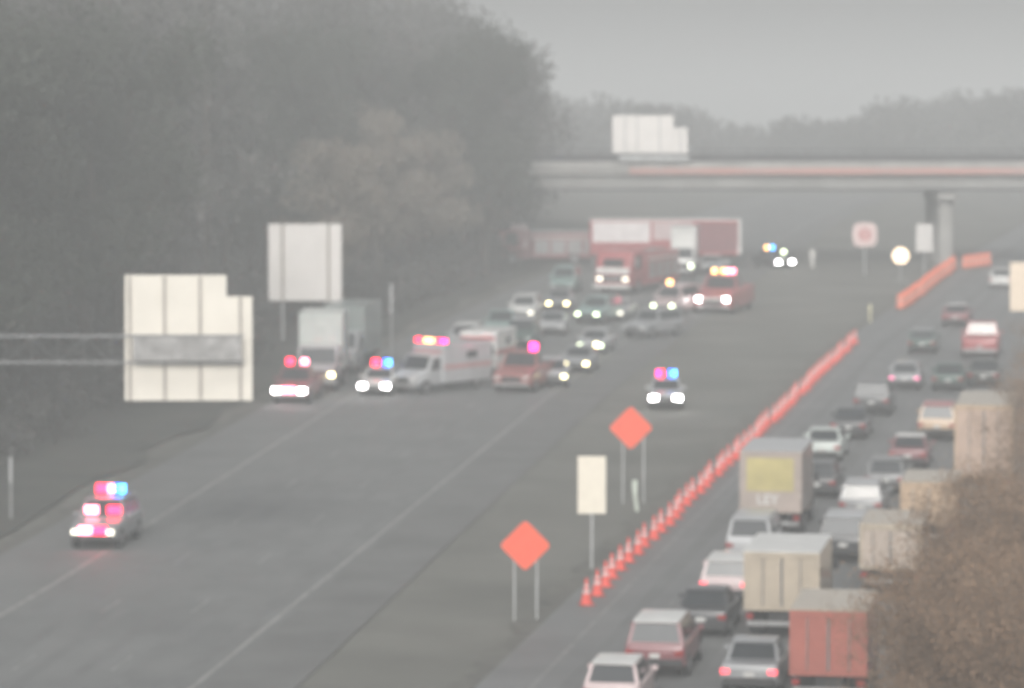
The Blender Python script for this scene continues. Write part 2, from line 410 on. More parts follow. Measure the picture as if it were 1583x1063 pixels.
# signs below the bridge
y = 322.0
def round_sign():
    x0, x1_, z0, z1 = rect(1318, 343, 1356, 382, y); cx, cz = (x0+x1_)/2, (z0+z1)/2; r = (x1_-x0)/2
    e = empty('roadside_sign', (cx, y, zg(cx, y)), slope=False); oz = e.location.z
    tag(e, 'pale rounded sign with a small red mark in front of the bridge pier', 'road sign')
    pts = [(math.copysign(abs(math.cos(t))**.6, math.cos(t)) * r, cz - oz + math.copysign(abs(math.sin(t))**.6, math.sin(t)) * r) for t in [2*math.pi*k/28 for k in range(28)]]
    MB().prism(pts, -.02, .02).build('panel', mat('pale_pink_sheet', (.78, .60, .58), .5), e)
    ring = [(math.cos(t), math.sin(t)) for t in [2*math.pi*k/20 for k in range(20)]]
    b = MB()
    for k in range(20):
        (a, b_), (c, d_) = ring[k], ring[(k+1) % 20]; 
        b.add([(a*r*.5, -.026, cz-oz+b_*r*.5), (c*r*.5, -.026, cz-oz+d_*r*.5), (c*r*.3, -.026, cz-oz+d_*r*.3), (a*r*.3, -.026, cz-oz+b_*r*.3)], [(0,1,2,3)])
    b.box(-r*.3, r*.3, -.032, -.022, cz-oz-.1, cz-oz+.1); b.build('red_mark', mat('faded_red_mark', (.55, .16, .16), .5), e)
    MB().box(-.05, .05, .025, .12, -.4, cz-oz).build('post', GALV, e)
round_sign()
e = rsign(1416, 346, 1442, 389, y, 'narrow white upright sign immediately left of the bridge pier', paint('sign_white', (.72, .70, .68)))
rsign(789, 346, 815, 383, 334.0, 'small pale pink board standing at the far left end of the jam', PINKW)
# portable work light in the median
p = G(1392, 440); e = empty('work_light', p, slope=False); tag(e, 'glaring round white work light on a stand in the median', 'lamp')
c = at_depth(1391, 395, p.y); h = c.z - p.z
MB().cyl((0, 0, .02), (0, 0, h), .05, n=10).build('mast', GALV, e)
b = MB()
for k in range(3):
    a = R(90 + 120 * k); b.cyl((0, 0, .7), (.7 * math.cos(a), .7 * math.sin(a), .02), .03, n=6)
b.build('tripod', GALV, e)
MB().cyl((0, .02, h), (0, .25, h), .56, .5, n=22).build('housing', GALV, e, True)
MB().cyl((0, -.03, h), (0, .018, h), .66, n=22).build('lens', lamp('work_light_glow', (1, .74, .52), 2.6), e)

# ------------------------------------------------------------------ cones, drums, posts
def make_cone():
    e = empty('traffic_cone', (0, 0, 0)); 
    MB().rbox(-.20, .20, -.20, .20, 0, .04, .015).build('base', mat('cone_base', (.55, .09, .07), .8), e)
    b = MB()
    for z0, z1, r0, r1 in ((.04, .40, .155, .098), (.505, .60, .083, .066), (.67, .90, .055, .028)): b.cyl((0,0,z0), (0,0,z1), r0, r1, n=16)
    b.build('body', CONEO, e, True)
    MB().cyl((0,0,.4), (0,0,.505), .098, .083, n=16, caps=False).build('collar', CONEW, e, True)
    MB().cyl((0,0,.60), (0,0,.67), .066, .055, n=16, caps=False).build('collar', CONEW, e, True)
    return e
def make_drum():
    e = empty('traffic_drum', (0, 0, 0))
    MB().cyl((0,0,0), (0,0,.09), .40, n=18).build('base', RUBBER, e)
    b = MB(); b.cyl((0,0,.09), (0,0,.40), .30, .285, n=18); b.cyl((0,0,.55), (0,0,.70), .28, .27, n=18); b.cyl((0,0,.85), (0,0,1.05), .265, .24, n=18); b.box(-.12, .12, -.02, .02, 1.05, 1.14)
    b.build('body', mat('drum_orange', (.95, .20, .09), .5, noise=.08), e, True)
    DW = mat('drum_band', (.9, .45, .36), .4)
    MB().cyl((0,0,.40), (0,0,.55), .285, .28, n=18, caps=False).build('band', DW, e, True)
    MB().cyl((0,0,.70), (0,0,.85), .27, .265, n=18, caps=False).build('band', DW, e, True)
    return e
proto = make_cone(); y = CONE[0][0] - .3; k = 0; first = True
ys_c = []
while y < CONE[2][0] + 1: ys_c.append(y); y += 2.2
for i, y in enumerate(ys_c):
    o = proto if i == 0 else copy_tree(proto)
    x = xc(y) + random.uniform(-.09, .09); o.location = (x, y, zr(y) + .031); o.scale = (1.3, 1.3, 1.05)
    o.rotation_quaternion = UPQ @ Quaternion((0, 0, 1), random.uniform(0, 1.5))
    n = len(ys_c)
    if i == 0: lb = 'orange cone with white collars at the very near end of the long row'
    elif i == n - 1: lb = 'orange cone with white collars closing the far end of the long row'
    else: lb = 'orange cone with white collars inside the long row along the lane edge'
    tag(o, lb, 'cone', 'cones along the lane edge')
proto = make_drum(); y = CONE[3][0] - 3; yd = []
while y < CONE[4][0] + 1: yd.append(y); y += 1.35
for i, y in enumerate(yd):
    o = proto if i == 0 else copy_tree(proto); o.location = (xc(y) + random.uniform(-.1, .1), y, zr(y) + .031)
    tag(o, 'orange and white drum in the tight row curving towards the bridge pier' if i else 'orange and white drum at the near end of the tight row by the bridge', 'traffic drum', 'drums by the bridge pier')
proto2 = None
for i, (px, py) in enumerate(((1492, 416), (1499, 415), (1506, 414), (1513, 413), (1520, 412), (1527, 411))):
    o = copy_tree(proto); p = G(px, py); o.location = (p.x, p.y, p.z + .031)
    tag(o, 'orange drum in the short separate cluster right of the bridge pier', 'traffic drum', 'drums right of the pier')
def stick(px, gy, ty, label, m, name='delineator_post', lean=0, wpx=5, cat='post'):
    p = G(px, gy); e = empty(name, (p.x, p.y, zg(p.x, p.y)), slope=False); tag(e, label, cat)
    h = at_depth(px, ty, p.y).z - e.location.z; r = wpx / 2 * p.y / F
    MB().cyl((0, 0, -.05), (lean, 0, h * .6), r * .8, r * .8, n=8).build('shaft', m, e)
    MB().rbox(lean - r, lean + r, -.03, .03, h * .6, h, .01).build('reflector', m, e)
stick(1345, 498, 470, 'short pale yellow marker post in the gap between cones and drums', mat('yellowish_plastic', (.62, .58, .38), .5))
stick(985, 788, 742, 'short pale marker post leaning below the farther orange diamond', mat('pale_plastic', (.60, .66, .58), .5), lean=-.1, wpx=8)
stick(605, 560, 438, 'thin pale post standing left of the far road beyond the tall sign', GALV, wpx=4)
stick(1256, 412, 386, 'small pale marker post beside the angled patrol car under the bridge', mat('pale_plastic_far', (.6, .58, .55), .5), wpx=9)
stick(17, 805, 705, 'faint grey post on the left verge near the edge of the picture', GALV, wpx=5)
def flare(px, py, label, m, r=.13):
    p = G(px, py); e = empty('road_flare', (p.x, p.y, p.z + .03)); tag(e, label, 'flare', 'flares round the crash scene')
    MB().cyl((0, 0, 0), (0, 0, .10), .2, .16, n=12).build('base', RUBBER, e)
    MB().cyl((0, 0, .10), (0, 0, .62), .03, n=8).build('stem', CONEO, e)
    b = MB(); b.loft([(-r, r*.3, .62 + r*.7, .62 + r*1.3, .1), (-r*.5, r*.9, .62+r*.1, .62 + r*1.9, .1), (r*.5, r*.9, .62+r*.1, .62+r*1.9, .1), (r, r*.3, .62+r*.7, .62+r*1.3, .1)]); b.build('flame', m, e, True)
flare(922, 553, 'bright yellow flare at the upper right end of the diagonal row of lights', FLARE, .17)
flare(810, 495, 'faint white flare behind the dark green car in the jam', HEADDIM)

# ------------------------------------------------------------------ vehicles
def wheels(e, pts, r=.33, wd=.22):
    for x, y in pts:
        sx = 1 if x > 0 else -1
        o = MB().cyl((x - sx * wd, y, r), (x, y, r), r, n=20).build('wheel', RUBBER, e, True)
        MB().cyl((x + sx * .002, y, r), (x + sx * .02, y, r), r * .6, n=16).build('rim', RIM, o)
def quadx(y0, y1, z0, z1, hw0, hw1): pass
def lightbar(e, y, z, hw, cols, name='light_bar', h=.34):
    b = MB().rbox(-hw, hw, y - .15, y + .15, z, z + .05, .02).build(name, TRIM, e)
    n = len(cols); w_ = 2 * hw / n
    for k, c in enumerate(cols):
        if c is None: continue
        nm = 'blue_lens' if c in (LBLUE, LCYAN) else 'red_lens' if c in (LRED, LMAG, LPINK) else 'amber_lens'
        MB().rbox(-hw + k * w_ + .02, -hw + (k+1) * w_ - .02, y - .14, y + .14, z + .052, z + .05 + h, .03).build(nm, c, b)
def car(label, px, py, heading, body, style='sedan', group=None, head=None, tail=None, roof=None, bar=None, rear=True, name=None, cat=None, extra=None, scale=1.0):
    """rear=True: (px,py) is the ground below the rear bumper, the car drives away; else below the front bumper"""
    D = dict(sedan=(4.7, 1.82, 1.45), hatch=(4.2, 1.76, 1.5), suv=(4.8, 1.95, 1.80), pickup=(5.6, 2.0, 1.88), wagon=(4.8, 1.85, 1.55), van=(5.2, 2.0, 2.05))[style]
    L, W, H = [v * scale for v in D]; hl, hw = L / 2, W / 2
    p = G(px, py); q = Quaternion((0, 0, 1), heading); fwd = Vector((-math.sin(heading), math.cos(heading), 0))
    c = p + fwd * (hl if rear else -hl); c.z = zr(c.y) + .035
    e = empty(name or {'suv': 'parked_suv', 'pickup': 'pickup_truck', 'van': 'passenger_van'}.get(style, 'passenger_car'), c, heading)
    tag(e, label, cat or {'suv': 'SUV', 'pickup': 'pickup', 'van': 'van'}.get(style, 'car'), group)
    gc = .22 if style in ('sedan', 'hatch', 'wagon') else .34
    belt = H * .62; hood = {'sedan': .62, 'hatch': .66, 'wagon': .64, 'suv': .61, 'pickup': .62, 'van': .55}[style] * H * .98
    deck = {'sedan': .66 * H, 'hatch': belt, 'wagon': belt, 'suv': belt, 'pickup': .60 * H, 'van': belt}[style]
    st = [(-hl, hw * .86, gc + .14, deck * .86, .10), (-hl + .08, hw * .95, gc + .04, deck * .97, .12), (-hl * .6, hw, gc, deck, .12), (-hl * .1, hw, gc, belt, .12),
          (hl * .33, hw, gc, belt * .99, .12), (hl * .55, hw * .99, gc, hood, .13), (hl * .85, hw * .95, gc, hood * .90, .14), (hl - .08, hw * .90, gc + .05, hood * .80, .13), (hl, hw * .80, gc + .15, hood * .70, .10)]
    MB().loft(st, n=4).build('body', body, e, True)
    # greenhouse: base y range a..b, roof range c..d
    a_, b_, c_, d_ = {'sedan': (-.62, .36, -.38, .10), 'hatch': (-.90, .38, -.74, .12), 'wagon': (-.93, .36, -.84, .12), 'suv': (-.94, .38, -.86, .16), 'pickup': (-.12, .42, -.04, .22), 'van': (-.95, .60, -.90, .36)}[style]
    a_, b_, c_, d_ = a_ * hl, b_ * hl, c_ * hl, d_ * hl
    wb, wt = hw * .93, hw * .74; z0, z1 = belt - .06, H - .05
    v = [(-wb,a_,z0),(wb,a_,z0),(wb,b_,z0),(-wb,b_,z0),(-wt,c_,z1),(wt,c_,z1),(wt,d_,z1),(-wt,d_,z1)]
    cab = MB().add(v, [(0,3,2,1),(4,5,6,7),(0,1,5,4),(1,2,6,5),(2,3,7,6),(3,0,4,7)]).build('cabin', body, e)
    V = [Vector(t) for t in v]
    def inset(i, j, k, l, m0=.10, m1=.14):
        p0, p1, p2, p3 = V[i], V[j], V[k], V[l]
        def bl(u, t): return (p0 * (1-u) + p1 * u) * (1-t) + (p3 * (1-u) + p2 * u) * t
        return [bl(m0, .12), bl(1-m0, .12), bl(1-m0*.9, 1-m1*.6), bl(m0*.9, 1-m1*.6)]
    MB().slab(inset(0, 1, 5, 4, .07), .012).build('rear_window', GLASS, e)
    MB().slab(inset(2, 3, 7, 6, .06), .012).build('windshield', GLASS, e)
    for idx in ((1, 2, 6, 5), (3, 0, 4, 7)):
        MB().slab(inset(*idx, .07), .012).build('side_window', GLASS, e)
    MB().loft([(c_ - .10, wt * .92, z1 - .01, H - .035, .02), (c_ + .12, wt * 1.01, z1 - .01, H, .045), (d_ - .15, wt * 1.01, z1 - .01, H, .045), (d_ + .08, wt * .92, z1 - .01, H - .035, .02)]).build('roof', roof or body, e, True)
    if style == 'pickup':
        MB().box(-hw*.82, hw*.82, -hl*.93, -.16*hl, deck - .02, deck + .012).build('bed_liner', TRIM, e)
        b = MB(); 
        for sx in (-1, 1): b.box(sx*hw*.97 - .06, sx*hw*.97 + .06, -hl*.97, -.13*hl, deck - .05, deck + .10)
        b.box(-hw*.92, hw*.92, -hl*.985, -hl*.96, deck - .05, deck + .10); b.build('bed_rail', body, e)
    MB().rbox(-hw*.90, hw*.90, -hl - .06, -hl + .12, gc + .08, gc + .30, .04).build('rear_bumper', TRIM if body not in (WHITE, RED) else (CHROME if style == 'pickup' else body), e)
    MB().rbox(-hw*.86, hw*.86, hl - .12, hl + .06, gc + .06, gc + .26, .04).build('front_bumper', TRIM if style != 'pickup' else CHROME, e)
    MB().rbox(-hw*.48, hw*.48, hl - .05, hl + .035, gc + .30, hood * .72, .02).build('grille', TRIM, e)
    zt = deck * .74
    for sx in (-1, 1):
        MB().rbox(sx*hw*.78 - .17, sx*hw*.78 + .13, -hl - .015, -hl + .12, zt - .10, zt + .09, .03).build('taillight', tail or TAIL, e)
        hs_ = 1.45 if head is not None and (head == HEADON or 'dazz' in head.name) else 1.0
        MB().rbox(sx*hw*.70 - .15*hs_, sx*hw*.70 + .15*hs_, hl - .10, hl + .045, hood * .66 - .10*hs_, hood * .66 + .09*hs_, .03).build('headlight', head or HEADOFF, e)
        MB().rbox(sx*hw*1.10 - .09, sx*hw*1.10 + .09, b_ - .32, b_ - .20, belt + .01, belt + .17, .03).build('mirror', body, e)
    MB().box(-.16, .16, -hl - .075, -hl - .055, gc + .34, gc + .48).build('licence_plate', PLATE, e)
    r = .32 if gc < .3 else .38
    wheels(e, [(hw * 1.0, hl * .62), (-hw * 1.0, hl * .62), (hw * 1.0, -hl * .60), (-hw * 1.0, -hl * .60)], r)
    if bar: lightbar(e, (c_ + d_) / 2, H + .01, wt * .82, bar)
    if extra: extra(e, L, W, H)
    return e
def boxtruck(label, px, py, heading, box, cabc=WHITE, rear=True, W=2.45, H=3.5, LB=5.0, roof=None, head=None, tail=None, group=None, name='box_truck', doors=None, extra=None, hood=False):
    LC = 2.0 if not hood else 2.9; L = LB + LC + .1; hl = L / 2; hw = W / 2
    p = G(px, py); fwd = Vector((-math.sin(heading), math.cos(heading), 0))
    c = p + fwd * (hl if rear else -hl); c.z = zr(c.y) + .035
    e = empty(name, c, heading); tag(e, label, 'truck', group)
    zb = 1.0; yb0, yb1 = -hl, -hl + LB
    MB().rbox(-hw, hw, yb0, yb1, zb, H - .04, .05).build('cargo_box', box, e)
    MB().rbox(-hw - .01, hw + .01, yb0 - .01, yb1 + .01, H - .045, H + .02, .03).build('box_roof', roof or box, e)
    dm = doors or box; b = MB()
    b.box(-hw + .13, hw - .13, yb0 - .02, yb0 - .003, zb + .12, H - .22); b.build('rear_door', dm, e)
    b = MB()
    for (a0, a1, z0, z1) in ((-hw, -hw+.11, zb, H-.03), (hw-.11, hw, zb, H-.03), (-hw+.11, hw-.11, H-.2, H-.03), (-hw+.11, hw-.11, zb, zb+.1)): b.box(a0, a1, yb0 - .05, yb0 - .004, z0, z1)
    for k in range(1, 5): z = zb + .12 + (H - .34 - zb) * k / 5; b.box(-hw+.14, hw-.14, yb0 - .027, yb0 - .0205, z - .012, z + .012)
    b.build('door_frame', cabc if not doors else box, e)
    MB().box(-.42, .42, yb0 + .2, hl - .3, .55, .99).build('chassis', TRIM, e)
    MB().rbox(-hw*.92, hw*.92, yb0 - .02, yb0 + .1, .48, .64, .02).build('underride_bumper', CHROME, e)
    for sx in (-1, 1):
        MB().rbox(sx*hw*.84 - .12, sx*hw*.84 + .12, yb0 - .03, yb0 + .05, .70, .88, .02).build('taillight', tail or TAIL, e)
        MB().box(sx*(hw-.32) - .26, sx*(hw-.32) + .26, yb0 + 1.15, yb0 + 1.17, .15, .95).build('mud_flap', TRIM, e)
    cw = hw * .92; y0, y1 = yb1 + .1, hl; Hc = min(2.45, H - .5)
    if hood:
        MB().loft([(y0, cw, .55, Hc, .12), (y0 + 1.3, cw, .55, Hc, .14), (y0 + 1.75, cw*.97, .55, 1.55, .12), (y1 - .12, cw*.86, .55, 1.38, .14), (y1, cw*.78, .6, 1.25, .10)]).build('cab', cabc, e, True)
        ws = [(cw*.88, y0+1.82, 1.52), (-cw*.88, y0+1.82, 1.52), (-cw*.84, y0+1.40, Hc-.12), (cw*.84, y0+1.40, Hc-.12)]
    else:
        MB().loft([(y0, cw, .5, Hc, .12), (y1 - .7, cw, .5, Hc, .14), (y1 - .22, cw*.99, .5, 1.7, .12), (y1, cw*.92, .55, 1.35, .12)]).build('cab', cabc, e, True)
        ws = [(cw*.88, y1 - .14, 1.58), (-cw*.88, y1 - .14, 1.58), (-cw*.84, y1 - .60, Hc-.10), (cw*.84, y1 - .60, Hc-.10)]
    MB().slab(ws, .02).build('windshield', GLASS, e)
    for sx in (-1, 1):
        q = [(sx*cw*1.0, y0 + .35, 1.5), (sx*cw*1.0, y0 + 1.25, 1.5), (sx*cw*1.0, y0 + 1.1, Hc - .25), (sx*cw*1.0, y0 + .35, Hc - .25)]
        if sx < 0: q = q[::-1]
        MB().slab(q, .015).build('side_window', GLASS, e)
        MB().rbox(sx*cw*.76 - .17, sx*cw*.76 + .17, y1 - .08, y1 + .03, .85, 1.08, .03).build('headlight', head or HEADOFF, e)
        MB().rbox(sx*(cw + .16) - .08, sx*(cw + .16) + .08, y1 - .95, y1 - .87, 1.6, 2.0, .02).box(sx*(cw+.04) - .05, sx*(cw+.04) + .05, y1 - .93, y1 - .89, 1.75, 1.8).build('mirror', TRIM, e)
    MB().rbox(-cw, cw, y1 - .05, y1 + .1, .45, .72, .04).build('front_bumper', CHROME, e)
    MB().rbox(-cw*.5, cw*.5, y1 - .05, y1 + .02, .78, 1.2, .02).build('grille', TRIM, e)
    wheels(e, [(hw*.93, y1 - .95), (-hw*.93, y1 - .95)], .46, .26); wheels(e, [(hw*.96, yb0 + 1.9), (-hw*.96, yb0 + 1.9)], .46, .52)
    if extra: extra(e, yb0, hw, H, zb, hl)
    return e
def nb(px, py):                                   # heading of the near carriageway at a point
    y = G(px, py).y; return -math.atan((xc(y + 4) - xc(y - 4)) / 8)
def sb(px, py):
    y = G(px, py).y; return math.pi - math.atan((x2(y + 4) - x2(y - 4)) / 8)
NBG = 'queued traffic driving away'; SBG = 'vehicles at the crash scene'

# near carriageway: left lane
def N(label, px, py, body, style, **k): return car(label, px, py, nb(px, py), body, style, NBG, **k)
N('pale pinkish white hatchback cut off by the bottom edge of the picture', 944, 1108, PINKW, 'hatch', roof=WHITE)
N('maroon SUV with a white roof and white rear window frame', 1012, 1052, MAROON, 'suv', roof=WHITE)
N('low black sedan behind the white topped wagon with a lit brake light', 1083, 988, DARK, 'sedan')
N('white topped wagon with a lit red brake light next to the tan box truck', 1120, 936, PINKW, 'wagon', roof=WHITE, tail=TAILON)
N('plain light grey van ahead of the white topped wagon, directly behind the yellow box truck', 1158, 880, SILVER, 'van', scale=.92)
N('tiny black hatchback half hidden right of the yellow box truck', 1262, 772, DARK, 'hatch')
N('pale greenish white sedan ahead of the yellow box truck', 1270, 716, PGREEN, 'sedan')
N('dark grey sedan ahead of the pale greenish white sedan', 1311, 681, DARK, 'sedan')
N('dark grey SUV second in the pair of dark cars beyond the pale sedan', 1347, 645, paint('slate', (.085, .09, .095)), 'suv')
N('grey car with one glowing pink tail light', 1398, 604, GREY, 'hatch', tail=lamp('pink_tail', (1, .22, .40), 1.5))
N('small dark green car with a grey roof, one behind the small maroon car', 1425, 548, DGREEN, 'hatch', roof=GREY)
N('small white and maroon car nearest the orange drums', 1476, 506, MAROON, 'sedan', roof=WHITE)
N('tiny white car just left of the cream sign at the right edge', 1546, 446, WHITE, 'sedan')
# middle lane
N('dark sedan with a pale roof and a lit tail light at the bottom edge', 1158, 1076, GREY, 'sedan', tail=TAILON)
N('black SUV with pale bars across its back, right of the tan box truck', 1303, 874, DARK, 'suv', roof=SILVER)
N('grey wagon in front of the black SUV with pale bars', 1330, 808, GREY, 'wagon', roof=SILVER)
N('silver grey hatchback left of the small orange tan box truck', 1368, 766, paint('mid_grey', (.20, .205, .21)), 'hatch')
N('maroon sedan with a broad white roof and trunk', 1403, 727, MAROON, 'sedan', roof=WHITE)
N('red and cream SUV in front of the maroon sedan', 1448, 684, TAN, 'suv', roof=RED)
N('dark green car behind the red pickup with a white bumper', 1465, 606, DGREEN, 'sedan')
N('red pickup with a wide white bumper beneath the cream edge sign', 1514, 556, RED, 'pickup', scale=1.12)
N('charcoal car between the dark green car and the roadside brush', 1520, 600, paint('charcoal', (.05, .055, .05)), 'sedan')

def yellow_graphic(e, y0, hw, H, zb, hl):
    dr = [c for c in e.children if c.name.startswith('rear_door')][0]
    MB().box(-hw*.78, hw*.74, y0 - .036, y0 - .029, zb + .85, H - .28).build('yellow_panel', YEL, dr)
    text_mesh('lettering', 'LEY', .55, WHITE, dr, (-.12, y0 - .04, zb + .50))
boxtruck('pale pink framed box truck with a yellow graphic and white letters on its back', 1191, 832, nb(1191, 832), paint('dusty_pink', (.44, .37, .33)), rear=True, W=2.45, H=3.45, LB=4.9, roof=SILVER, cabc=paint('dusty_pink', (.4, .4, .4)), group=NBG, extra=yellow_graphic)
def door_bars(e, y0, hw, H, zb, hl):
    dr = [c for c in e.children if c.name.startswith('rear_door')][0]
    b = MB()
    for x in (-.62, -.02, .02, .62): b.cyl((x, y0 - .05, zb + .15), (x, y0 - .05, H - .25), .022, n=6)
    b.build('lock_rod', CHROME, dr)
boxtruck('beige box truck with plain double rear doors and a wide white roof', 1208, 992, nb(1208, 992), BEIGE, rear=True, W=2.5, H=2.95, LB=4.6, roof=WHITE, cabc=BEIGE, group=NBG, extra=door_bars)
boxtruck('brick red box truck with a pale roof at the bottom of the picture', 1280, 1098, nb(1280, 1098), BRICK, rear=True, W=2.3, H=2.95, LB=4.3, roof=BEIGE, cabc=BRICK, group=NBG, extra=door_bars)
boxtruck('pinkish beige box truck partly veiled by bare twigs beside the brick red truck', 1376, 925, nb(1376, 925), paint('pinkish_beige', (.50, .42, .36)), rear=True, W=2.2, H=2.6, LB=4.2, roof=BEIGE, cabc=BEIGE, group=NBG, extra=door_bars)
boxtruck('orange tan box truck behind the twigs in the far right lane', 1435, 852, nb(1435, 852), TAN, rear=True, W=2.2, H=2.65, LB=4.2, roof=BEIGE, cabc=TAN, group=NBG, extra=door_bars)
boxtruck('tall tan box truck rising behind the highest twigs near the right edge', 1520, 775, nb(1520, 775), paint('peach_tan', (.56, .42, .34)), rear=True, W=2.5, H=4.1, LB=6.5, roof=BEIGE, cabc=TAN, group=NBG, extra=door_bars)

# far carriageway: the crash scene
def E(label, px, py, body, style, turn=0, **k):
    k.setdefault('head', HEADDIM)
    return car(label, px, py, sb(px, py) + R(turn), body, style, SBG, rear=False, **k)
PB = (LRED, LRED, None, LBLUE, LCYAN)[::-1]
E('patrol SUV with red and blue lights alone at the left shoulder', 143, 852, GREY, 'suv', 0, bar=(LCYAN, LBLUE, LPINK, LRED, LRED), head=HEADDIM, name='police_suv', cat='police car',
  extra=lambda e, L, W, H: [MB().rbox(x - .26, x + .26, y_, y_ + .16, z, z + .32, .03).build('strobe', m, e) for x, y_, z, m in ((-.30, L/2 - .07, .62, LRED), (.28, L/2 - .07, .62, LPINK), (-.5, L*.15, 1.22, LRED), (.4, L*.15, 1.22, LPINK))])
E('pickup with dazzling white headlights and twin red lights beneath the tall sign', 447, 626, MAROON, 'pickup', 0, bar=(LPINK, None, LRED), head=lamp('dazzling_head', (1, .93, .93), 30), name='fire_chief_pickup', cat='pickup',
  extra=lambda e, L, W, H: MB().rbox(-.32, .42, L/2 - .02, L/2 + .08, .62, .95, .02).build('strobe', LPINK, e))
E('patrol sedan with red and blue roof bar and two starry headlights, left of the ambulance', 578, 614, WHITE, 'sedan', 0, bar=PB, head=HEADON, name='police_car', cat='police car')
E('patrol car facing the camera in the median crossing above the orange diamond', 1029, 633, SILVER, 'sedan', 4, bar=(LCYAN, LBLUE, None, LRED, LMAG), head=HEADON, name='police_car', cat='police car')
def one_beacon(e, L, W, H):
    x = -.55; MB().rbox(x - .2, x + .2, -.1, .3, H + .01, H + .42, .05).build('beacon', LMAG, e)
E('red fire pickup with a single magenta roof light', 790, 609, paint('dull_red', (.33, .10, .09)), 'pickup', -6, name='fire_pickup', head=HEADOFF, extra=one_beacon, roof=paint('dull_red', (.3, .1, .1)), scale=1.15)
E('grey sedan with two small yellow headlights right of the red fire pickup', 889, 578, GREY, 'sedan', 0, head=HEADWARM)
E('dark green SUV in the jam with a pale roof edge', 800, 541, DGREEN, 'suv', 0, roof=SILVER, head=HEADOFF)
E('silver sedan queued right of the dark green SUV', 852, 520, SILVER, 'sedan', 4, head=HEADOFF, roof=GREY)
E('teal green SUV with one yellow and one orange headlight', 907, 502, TEAL, 'suv', -14, head=HEADGRN)
E('dark grey SUV parked askew in front of the red fire engine', 978, 524, GREY, 'suv', -28, head=HEADOFF)
E('grey estate car immediately below the dark green SUV', 752, 572, SILVER, 'wagon', -4, head=HEADOFF)
E('grey hatchback with yellow lights on the shoulder right of the red fire pickup', 855, 600, SILVER, 'hatch', 8, head=FLARE)
E('silver sedan with greenish lights behind the grey sedan with yellow lights', 912, 549, SILVER, 'sedan', -3, head=HEADGRN)
E('light grey SUV in the jam behind the white ambulance', 712, 550, SILVER, 'suv', 0, head=HEADOFF, roof=WHITE)
E('white SUV in the jam straight behind the dark green SUV', 805, 500, WHITE, 'suv', 0, head=HEADDIM)
E('grey sedan behind the silver sedan in the middle of the jam', 862, 482, GREY, 'sedan', 3, head=HEADWARM)
E('teal van at the rear of the jam left of the fire engine', 868, 456, TEAL, 'van', 0, head=HEADOFF)
E('pale grey sedan wedged between the teal green SUV and the askew grey SUV', 945, 497, SILVER, 'sedan', -6, head=HEADDIM)
E('greenish grey pickup at the left side of the jam', 768, 528, TEAL, 'pickup', 0, head=HEADOFF)
E('white sedan on the shoulder below the red command pickup', 1052, 476, WHITE, 'sedan', -12, head=HEADGRN)
def amber_beacon(e, L, W, H): MB().rbox(.45, .75, -.5, -.1, H + .01, H + .32, .05).build('beacon', LAMB, e)
E('pinkish grey van with an amber roof beacon beside the fire engine', 1024, 489, PINKW, 'van', -16, head=HEADGRN, extra=amber_beacon)
E('red command pickup with a glowing amber and red roof bar', 1101, 486, RED, 'pickup', -8, bar=(LPINK, LPINK, LAMB, None, LAMB), head=HEADON, name='fire_command_pickup', roof=RED, scale=1.4, extra=lambda e, L, W, H: MB().rbox(-.85, .85, L/2 - .04, L/2 + .09, .95, 1.15, .03).build('hood_stripe', WHITE, e))
E('dark car with bright yellow white headlights left of the red command pickup', 1077, 466, DARK, 'sedan', 26, head=HEADWARM)
E('pale car close under the crosswise trailer right of the white truck', 1100, 424, SILVER, 'sedan', 6, head=HEADOFF, roof=WHITE)
def spot(e, L, W, H): MB().rbox(-.85, -.55, .55, .8, H - .25, H + .05, .05).build('spotlight', HEADGRN, e)
E('dark patrol car with blue white headlight standing alone under the bridge', 1214, 416, DARK, 'sedan', 32, head=HEADON, name='police_car', cat='police car', bar=(None, LCYAN, None, LAMB), extra=spot)

def windfront(e, yb0, hw, H, zb, hl):
    y1 = yb0 + 5.0
boxtruck('tall pale green white box truck facing the camera below the tall sign', 488, 607, sb(494, 607) + R(5), PGREEN, cabc=paint('pale_grey_pink', (.42, .40, .41)), rear=False, W=2.5, H=4.2, LB=3.6, head=HEADWARM, group=SBG, hood=True)
boxtruck('grey box truck behind and right of the pale green white truck', 522, 580, sb(522, 580), paint('dull_green_grey', (.24, .28, .27)), cabc=GREY, rear=False, W=2.5, H=3.9, LB=5.5, group=SBG)
boxtruck('white delivery truck facing the camera before the crosswise red trailer', 1054, 430, sb(1054, 430) + R(3), WHITE, cabc=WHITE, rear=False, W=2.1, H=4.0, LB=4.0, group=SBG, head=HEADGRN)

